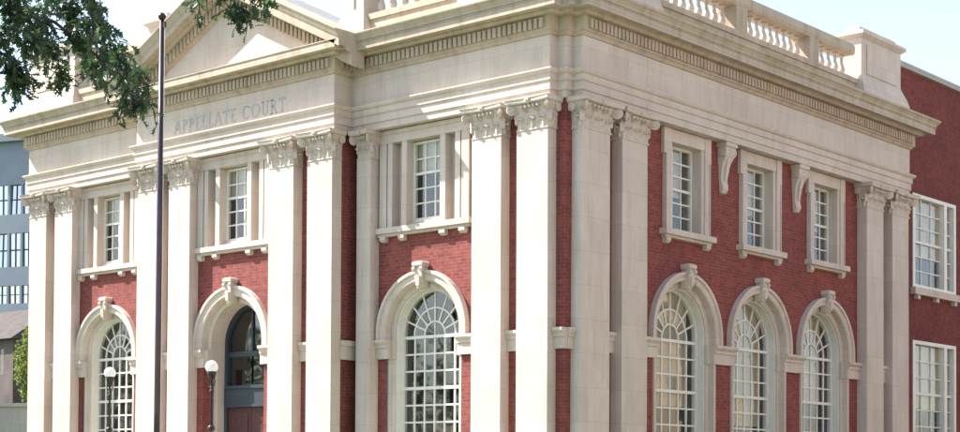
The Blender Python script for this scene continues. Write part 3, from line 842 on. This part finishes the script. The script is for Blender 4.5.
# ------------------------------------------------------------------ unseen tan building added for warm bounce light and reflections in the side windows
TB = empty('tan_building', (33, 20, 0)); tag(TB, 'unseen tan building added across the side street to bounce warm light', 'building')
TANS = stone_mat('tan_stone', (.62, .46, .31), (.68, .52, .36), (.46, .34, .23), .4)
m = MB(); prev = 0
ycols = [(-30+k*3.6, -28.2+k*3.6) for k in range(17)]
for z0, z1 in ((1.0, 3.6), (5.2, 7.6), (9.2, 11.4), (13.5, 13.5)):
    m.box(-6, -5.7, -31, 31, prev, z0)
    if z1 > z0:
        ys = [-31]+[v for c in ycols for v in c]+[31]
        for a, b in zip(ys[0::2], ys[1::2]): m.box(-6, -5.7, a, b, z0, z1)
    prev = z1
m.box(5.7, 6, -31, 31, 0, 13.5); m.box(-5.7, 5.7, -31, -30.7, 0, 13.5); m.box(-5.7, 5.7, 30.7, 31, 0, 13.5)
m.build('wall', TANS, TB)
m = MB(); m.box(-5.7, 5.7, -30.7, 30.7, 13.0, 13.2); m.build('roof', ROOFM, TB)
m = MB(); m.box(-6.4, -5.0, -31.3, 31.3, 13.505, 14.0); m.build('cornice', TANS, TB)
src = None
for z0 in (1.0, 5.2, 9.2):
    p = MB(); h_ = {1.0: 2.6, 5.2: 2.4, 9.2: 2.2}[z0]; p.box(0, .04, 0, 1.8, 0, h_/2-.03); p.box(.03, .07, 0, 1.8, h_/2+.03, h_); p.box(-.02, .08, 0, 1.8, h_/2-.03, h_/2+.03); src = None
    for a, b in ycols:
        if src is None: src = p.build('window', OGL, TB, False, (-5.9, a, z0))
        else: link_copy(src, TB, (-5.9, a, z0))

# ------------------------------------------------------------------ flagpole and lamps
def flagpole(px, top, y):
    # stands on the pavement at distance y from the facade
    d = at(px, top, 1)-CAM; P = CAM+d*((y-CAM.y)/d.y)
    o = MB(); o.lathe([(.068, 0), (.068, 3.0), (.062, P.z*.6), (.048, P.z-.09)], 16)
    f = o.build('flagpole', POLE, None, True, (P.x, P.y, .02))
    b = MB(); b.lathe([(.20, 0), (.20, .12), (.14, .2), (.12, .4), (.09, .45)], 16); b.build('base', METAL, f)
    b = MB(); b.lathe([(0.001, -.085)]+[(.085*math.cos(a), .085*math.sin(a)) for a in [-1.2+.3*k for k in range(9)]]+[(.001, .085)], 14, 0, 0, P.z-.03); b.build('ball_finial', METAL, f, True)
    b = MB(); b.box(.05, .12, -.02, .02, P.z-.28, P.z-.16); b.build('pulley', METAL, f)
    b = MB(); b.tube([(.10, 0, P.z-.2), (.12, 0, P.z*.5), (.11, 0, 1.2)], [.006]*3, 5); b.build('halyard', WHITE, f)
    tag(f, 'tall dark flagpole with ball finial in front of the portico', 'flagpole')
flagpole(162, 16, -4.4)
def lamp(px, py, y, r, label):
    d = at(px, py, 1)-CAM; P = CAM+d*((y-CAM.y)/d.y)
    H = P.z
    m = MB(); m.lathe([(.16, 0), (.16, .1), (.12, .18), (.085, .55), (.075, .6), (.045, .75), (.03, 1.6), (.026, H-.62), (.05, H-.6), (.05, H-.56), (.026, H-.54), (.025, H-.3), (.07, H-.27), (.09, H-.2), (.11, H-r*.86), (.10, H-r*.8)], 14)
    o = m.build('lamp_post', METAL, None, True, (P.x, P.y, .02))
    gm = MB(); gm.lathe([(.05, -r*.98)]+[(r*math.cos(a), r*math.sin(a)) for a in [-1.2+.2*k for k in range(13)]]+[(.002, r)], 20, 0, 0, H-.02); gm.build('globe', GLOBE, o, True)
    m = MB()
    for s_ in (-1, 1):
        m.tube([(0, 0, H-.5), (s_*.08, 0, H-.46), (s_*.12, 0, H-.36), (s_*.10, 0, H-.28), (s_*.05, 0, H-.26)], [.012]*5, 6)
    m.build('scroll_arms', METAL, o)
    m = MB(); m.lathe([(.035, -.07), (.075, -.04), (.085, 0), (.07, .05), (.036, .08)], 12, 0, 0, H-1.42); m.build('collar', METAL, o, True)
    tag(o, label, 'street lamp')
lamp(211.8, 367, -1.9, .148, 'globe lamp post beside the arched entrance doorway')
lamp(110, 373, -1.7, .142, 'globe lamp post in front of the arched window left of the portico')

# ------------------------------------------------------------------ far left background
P0 = at(14, 460, 92)
OB = empty('office_building', (P0.x, P0.y, 0)); tag(OB, 'distant blue grey office block with large windows beyond the courthouse', 'building')
top = (at(14, 138, 92)).z
sc = 92/F_PX
m = MB(); X0, X1 = -16, 14
rows_z = [(at(14, b, 92).z, at(14, a, 92).z) for a, b in ((183, 213), (232, 266), (285, 303), (322, 345), (368, 392))]
ww, gap = 13.2*sc*1.0, 2.2*sc
cols = [X0+1+k*(ww+gap+.02) for k in range(int((X1-X0-2)/(ww+gap+.02)))]
zc = [0]+sorted([v for p in rows_z for v in p])+[top]
opens = sorted(rows_z)
prev = 0
for z0, z1 in opens+[(top, top)]:
    m.box(X0, X1, 0, .3, prev, z0)
    if z1 > z0:
        xs = [X0]+[v for c in cols for v in (c, c+ww)]+[X1]
        for a, b in zip(xs[0::2], xs[1::2]): m.box(a, b, 0, .3, z0, z1)
    prev = z1
m.box(X0, X1, 5.9, 6, 0, top); m.box(X0, X0+.2, .3, 5.9, 0, top); m.box(X1-.2, X1, .3, 5.9, 0, top); m.box(X0+.2, X1-.2, .3, 5.9, top-.3, top-.05)
m.build('wall', OFFICE, OB, False, (0, 0, 0), math.radians(20))
OG = glass_mat('sky_glass', (.05, .07, .09), .55)
ang = math.radians(20); src = None
for z0, z1 in opens:
    p = MB(); p.box(-ww/2, ww/2, -.02, .02, 0, z1-z0); src = None
    fm = MB(); fm.box(-.03, .03, -.06, .06, 0, z1-z0); fm.box(-ww/2, ww/2, -.05, .05, (z1-z0)*.48, (z1-z0)*.52); fsrc = None
    for c in cols:
        x_ = c+ww/2; l = (x_*math.cos(ang)-.15*math.sin(ang), x_*math.sin(ang)+.15*math.cos(ang), z0)
        r_ = (random.uniform(-.03, .03), 0, ang+random.uniform(-.03, .03))
        wn = src = p.build('window', OG, OB, False, l, ang) if src is None else src
        if src.location != Vector(l): wn = link_copy(src, OB, l, r_)
        if fsrc is None: fsrc = fm.build('frame', TEAL, wn)
        else: link_copy(fsrc, wn)
m = MB(); m.box(X0-.3, X1+.3, -.35, .0, top-.1, top+.35); m.build('cornice', OFFICE, OB, False, (0, 0, 0), ang)
# brown house beneath it
P1 = at(4, 460, 74)
HB = empty('brown_house', (P1.x, P1.y, 0)); tag(HB, 'small brown house with sloped roof seen past the courthouse corner', 'house')
hz = at(4, 338, 74).z
m = MB(); m.box(-6, .62, 0, 6, 0, hz); m.build('wall', OFFICE2, HB)
m = MB(); rz_ = at(4, 300, 74).z
m.loft([[(-6.2, -.3, hz-.05), (-6.2, 3, rz_), (-6.2, 6.3, hz-.05)], [(.85, -.3, hz-.05), (-.4, 3, rz_), (.85, 6.3, hz-.05)]]); m.build('roof', plain_mat('brown_shingle', (.075, .06, .055), .9, 0, .3, 2), HB)
m = MB(); m.box(-.35, -.1, -.02, .02, hz-1.7, hz-.5); m.build('window', GLASS, HB)
# low wall
P2 = at(14, 404, 58)
m = MB(); m.box(-7, 3.0, 0, .35, 0, P2.z-.1); lw = m.build('low_wall', CONC, None, False, (P2.x, P2.y, 0), math.radians(25)); tag(lw, 'low pale grey wall below the small green tree', 'wall')
m = MB(); m.box(-7.05, 3.05, -.06, .41, P2.z-.097, P2.z+.03); m.build('coping', CONC, lw)

# ------------------------------------------------------------------ trees
def leaf_verts(L, lobes):
    """outline of a lobed oak leaf lying in x(across)/y(along)"""
    if lobes:
        half = [(.0, 0), (.03, .14), (.20, .26), (.07, .32), (.30, .55), (.08, .54), (.27, .80), (.06, .74), (.05, .88), (0, 1.05)]
    else:
        half = [(0, 0), (.22, .25), (.26, .5), (.16, .78), (0, 1)]
    return [(x*L, y*L) for x, y in half]
def add_leaf(mb, p, d, n, L, lobes=True):
    d = d.normalized(); t_ = d.cross(n)
    if t_.length < 1e-3: t_ = d.orthogonal()
    t_.normalize(); n = t_.cross(d)
    half = leaf_verts(L, lobes); i = len(mb.v); k = len(half)
    for (x, y) in half: mb.v.append(tuple(p + d*y + n*(-.25*y*y/L)))
    for s_ in (1, -1):
        j = len(mb.v)
        for (x, y) in half[1:-1]: mb.v.append(tuple(p + d*y + t_*x*s_ + n*(x*.35-.25*y*y/L)))
        for q in range(k-1):
            a, b = i+q, i+q+1
            if q == 0: f = (a, b, j)
            elif q == k-2: f = (a, b, j+q-1)
            else: f = (a, b, j+q, j+q-1)
            mb.f.append(f if s_ > 0 else tuple(reversed(f)))
def rnd_dir():
    while True:
        v = Vector((random.uniform(-1,1), random.uniform(-1,1), random.uniform(-1,1)))
        if .05 < v.length < 1: return v.normalized()
def branch_pts(a, b, n, wob):
    pts = []
    L = (b-a).length
    for k in range(n+1):
        q = k/n
        pts.append(a.lerp(b, q) + Vector((0,0,1))*(L*.10*math.sin(PI*q)) + rnd_dir()*wob*L*(0 if k in (0, n) else 1))
    return pts
# foreground oak: trunk stands left of the picture, boughs reach in from the top left
DEP = 14.0
tb = at(-330, 460, DEP+.8); tb.z = 0
OAK = empty('oak_tree', tb); tag(OAK, 'oak tree with lobed leaves overhanging in front of the courthouse roofline', 'tree')
OO = -tb
trunk = MB(); crown = MB()
fork = tb+Vector((.1, .1, 3.4))
trunk.tube([tb, tb+Vector((.03,0,.4)), tb+Vector((.02,.03,1.8)), fork, fork+Vector((-.1,.1,2.2)), fork+Vector((0,.1,4.4))], [.36,.26,.22,.20,.14,.06], 12)
def spray(mb, tw, p, d, L, nl, ls):
    """a twig with a tuft of leaves"""
    pts = branch_pts(p, p+d*L, 3, .06)
    tw.tube(pts, [.006, .005, .004, .002], 4)
    for k in range(nl):
        q = (k+.6)/nl; i = min(2, int(q*3)); b = pts[i].lerp(pts[i+1], q*3-i)
        ld = (d*.6 + rnd_dir()*1.0 + Vector((0,0,-.35))).normalized()
        add_leaf(mb, b, ld, (Vector((0,0,1))+rnd_dir()*.8).normalized(), ls*random.uniform(.75, 1.2))
# boughs: image paths (px,py,depth offset) and how leafy along
boughs = [
 ([(-260,-60),(-120,-50),(-20,-10),(40,18),(88,40)], 60),
 ([(-260,-60),(-100,20),(-10,50),(24,78)], 44),
 ([(-200,-140),(-40,-90),(50,-40),(96,14),(118,60),(150,104)], 56),
 ([(-150,-150),(20,-110),(60,-50),(94,-6),(98,26)], 30),
 ([(-60,-90),(10,-30),(45,30),(60,78)], 40),
 ([(-40,-120),(100,-100),(190,-60),(215,-24),(232,4),(250,22)], 30),
 ([(100,-110),(200,-60),(250,-20),(266,2)], 16),
 ([(100,-110),(180,-50),(208,-12),(198,0)], 12),
 ([(40,-60),(66,10),(88,50),(100,82)], 34),
 ([(-120,-40),(-40,20),(6,56),(14,88)], 44),
 ([(-120,-40),(-60,10),(0,30),(20,44)], 44),
 ([(60,0),(92,50),(126,84),(138,114)], 28),
 ([(-60,-60),(-10,-10),(20,10),(36,48)], 50),
 ([(60,0),(100,44),(122,64),(150,86)], 20),
 ([(-60,-60),(20,-30),(60,0),(80,22)], 44),
]
anchors = []
for path, n in boughs:
    off = random.uniform(-.9, .9)
    pts = [at(x, y, DEP+off+random.uniform(-.2, .2)) for x, y in path]
    first = path[0][0] < -100
    if not first:
        pts[0] = min(anchors, key=lambda a: (a-pts[0]).length)
    fine = []
    for a, b in zip(pts[:-1], pts[1:]):
        for k in range(4): fine.append(a.lerp(b, k/4)+rnd_dir()*.03)
    fine.append(pts[-1]); anchors += fine
    r0 = .030 if first else .014
    trunk.tube(fine, [r0*(1-k/len(fine))**1.6+.004 for k in range(len(fine))], 6)
    if first:
        start = branch_pts(fork+Vector((0,.1,random.uniform(.4,2.0))), pts[0], 4, .05)
        trunk.tube(start, [.08,.07,.06,.05,.032], 8)
    for k in range(n):
        q = random.uniform(.18, 1)**.8; i = min(len(fine)-2, int(q*(len(fine)-1))); p = fine[i].lerp(fine[i+1], random.random()) + rnd_dir()*random.uniform(0, .10)
        d = ((fine[i+1]-fine[i]).normalized()*.7 + rnd_dir() + Vector((0,0,-.3))).normalized()
        spray(crown, trunk, p, d, random.uniform(.10, .24), random.randint(5, 7), .098)
# the rest of the crown, above and to the left of the picture
cc = at(-250, -330, DEP)
for k in range(420):
    v = rnd_dir(); v.z *= .75
    p = cc + v*random.uniform(.5, 1)**.5*3.0
    q = (p-CAM); dp = q.dot(fwd); px_ = PPX+F_PX*q.dot(rt)/dp; py_ = PPY-F_PX*q.dot(up)/dp
    if px_ > -40 and py_ > -40: continue
    spray(crown, trunk, p, (v+rnd_dir()*.6).normalized(), random.uniform(.2, .4), 9, .14)
for k in range(10):
    v = rnd_dir(); v.z = abs(v.z)*.6
    s0 = fork+Vector((0,.1,random.uniform(1,4))); e0 = cc+v*2.4
    trunk.tube(branch_pts(s0, e0, 5, .05), [.07,.06,.045,.035,.02,.01], 6)
to = trunk.build('trunk', BARK, OAK, True, OO)
co = crown.build('crown', LEAF, OAK, False, OO, 0, False)
# unseen street trees added across the front road to darken front window reflections
for k, (x, y, r) in enumerate(((-24, -28.5, 3.6), (-33, -28.0, 3.9), (-42, -28.6, 3.7), (-52, -28.2, 3.9))):
    o = empty('street_tree', (x, y, 0)); tag(o, ('first unseen street tree added for the front window reflections, nearest the side street', 'second unseen street tree added for the front window reflections', 'third unseen street tree added for the front window reflections', 'last unseen street tree added for the front window reflections')[k], 'tree', 'unseen street trees added for the window reflections')
    m = MB(); m.tube([(0,0,-.1), (.05,0,1), (0,.05,3), (.1,0,6.5)], [.28,.22,.18,.05], 8)
    lc = MB()
    for q in range(9):
        v = rnd_dir(); m.tube([(0,0,2.6+.25*q), (v.x*1.2, v.y*1.2, 3.6+.3*q), (v.x*r*.8, v.y*r*.8, 4.2+.45*q)], [.08,.05,.015], 5)
    for q in range(2600):
        v = rnd_dir(); wob = 1+.3*noise.noise(v*1.7+Vector((k*5.1, 0, 0)))
        p = v*(random.uniform(.2, 1)**.45)*r*wob; p.z = 5.6+p.z*1.0
        add_leaf(lc, p, rnd_dir()+Vector((0,0,-.3)), rnd_dir(), random.uniform(.28, .42), False)
    m.build('trunk', BARK, o, True); lc.build('crown', LEAF, o, False, (0,0,0), 0, False)
# small bright tree by the low wall
tp = at(30, 465, 62); tp.z = 0
ST = empty('small_tree', tp); tag(ST, 'small bright yellow green tree beside the courthouse corner', 'tree')
zt_, zb_ = at(23, 328, 62).z, at(23, 400, 62).z
m = MB(); m.tube([(0,0,0),(.05,0,1.2),(0,.05,zb_+.6),(.1,0,zt_-.4)], [.12,.09,.07,.02], 8)
lc = MB()
for k in range(1300):
    v = rnd_dir(); r = random.uniform(.35, 1)**.6
    z = (zb_+zt_)/2+v.z*r*(zt_-zb_)*.56
    wob = 1+.35*noise.noise(Vector((v.x*2, v.y*2, v.z*2)))
    p = Vector((v.x*r*.62*wob, v.y*r*.62*wob, z))
    add_leaf(lc, p, rnd_dir()+Vector((0,0,-.3)), rnd_dir(), random.uniform(.12, .2), False)
for k in range(8):
    v = rnd_dir(); m.tube([(0,0,zb_+.2+.2*k*.5), (v.x*.5, v.y*.5, zb_+.6+.2*k*.5), (v.x*.9, v.y*.9, zb_+.9+.25*k*.5)], [.03,.02,.008], 5)
m.build('trunk', BARK, ST, True); lc.build('crown', LEAF2, ST, False, (0,0,0), 0, False)
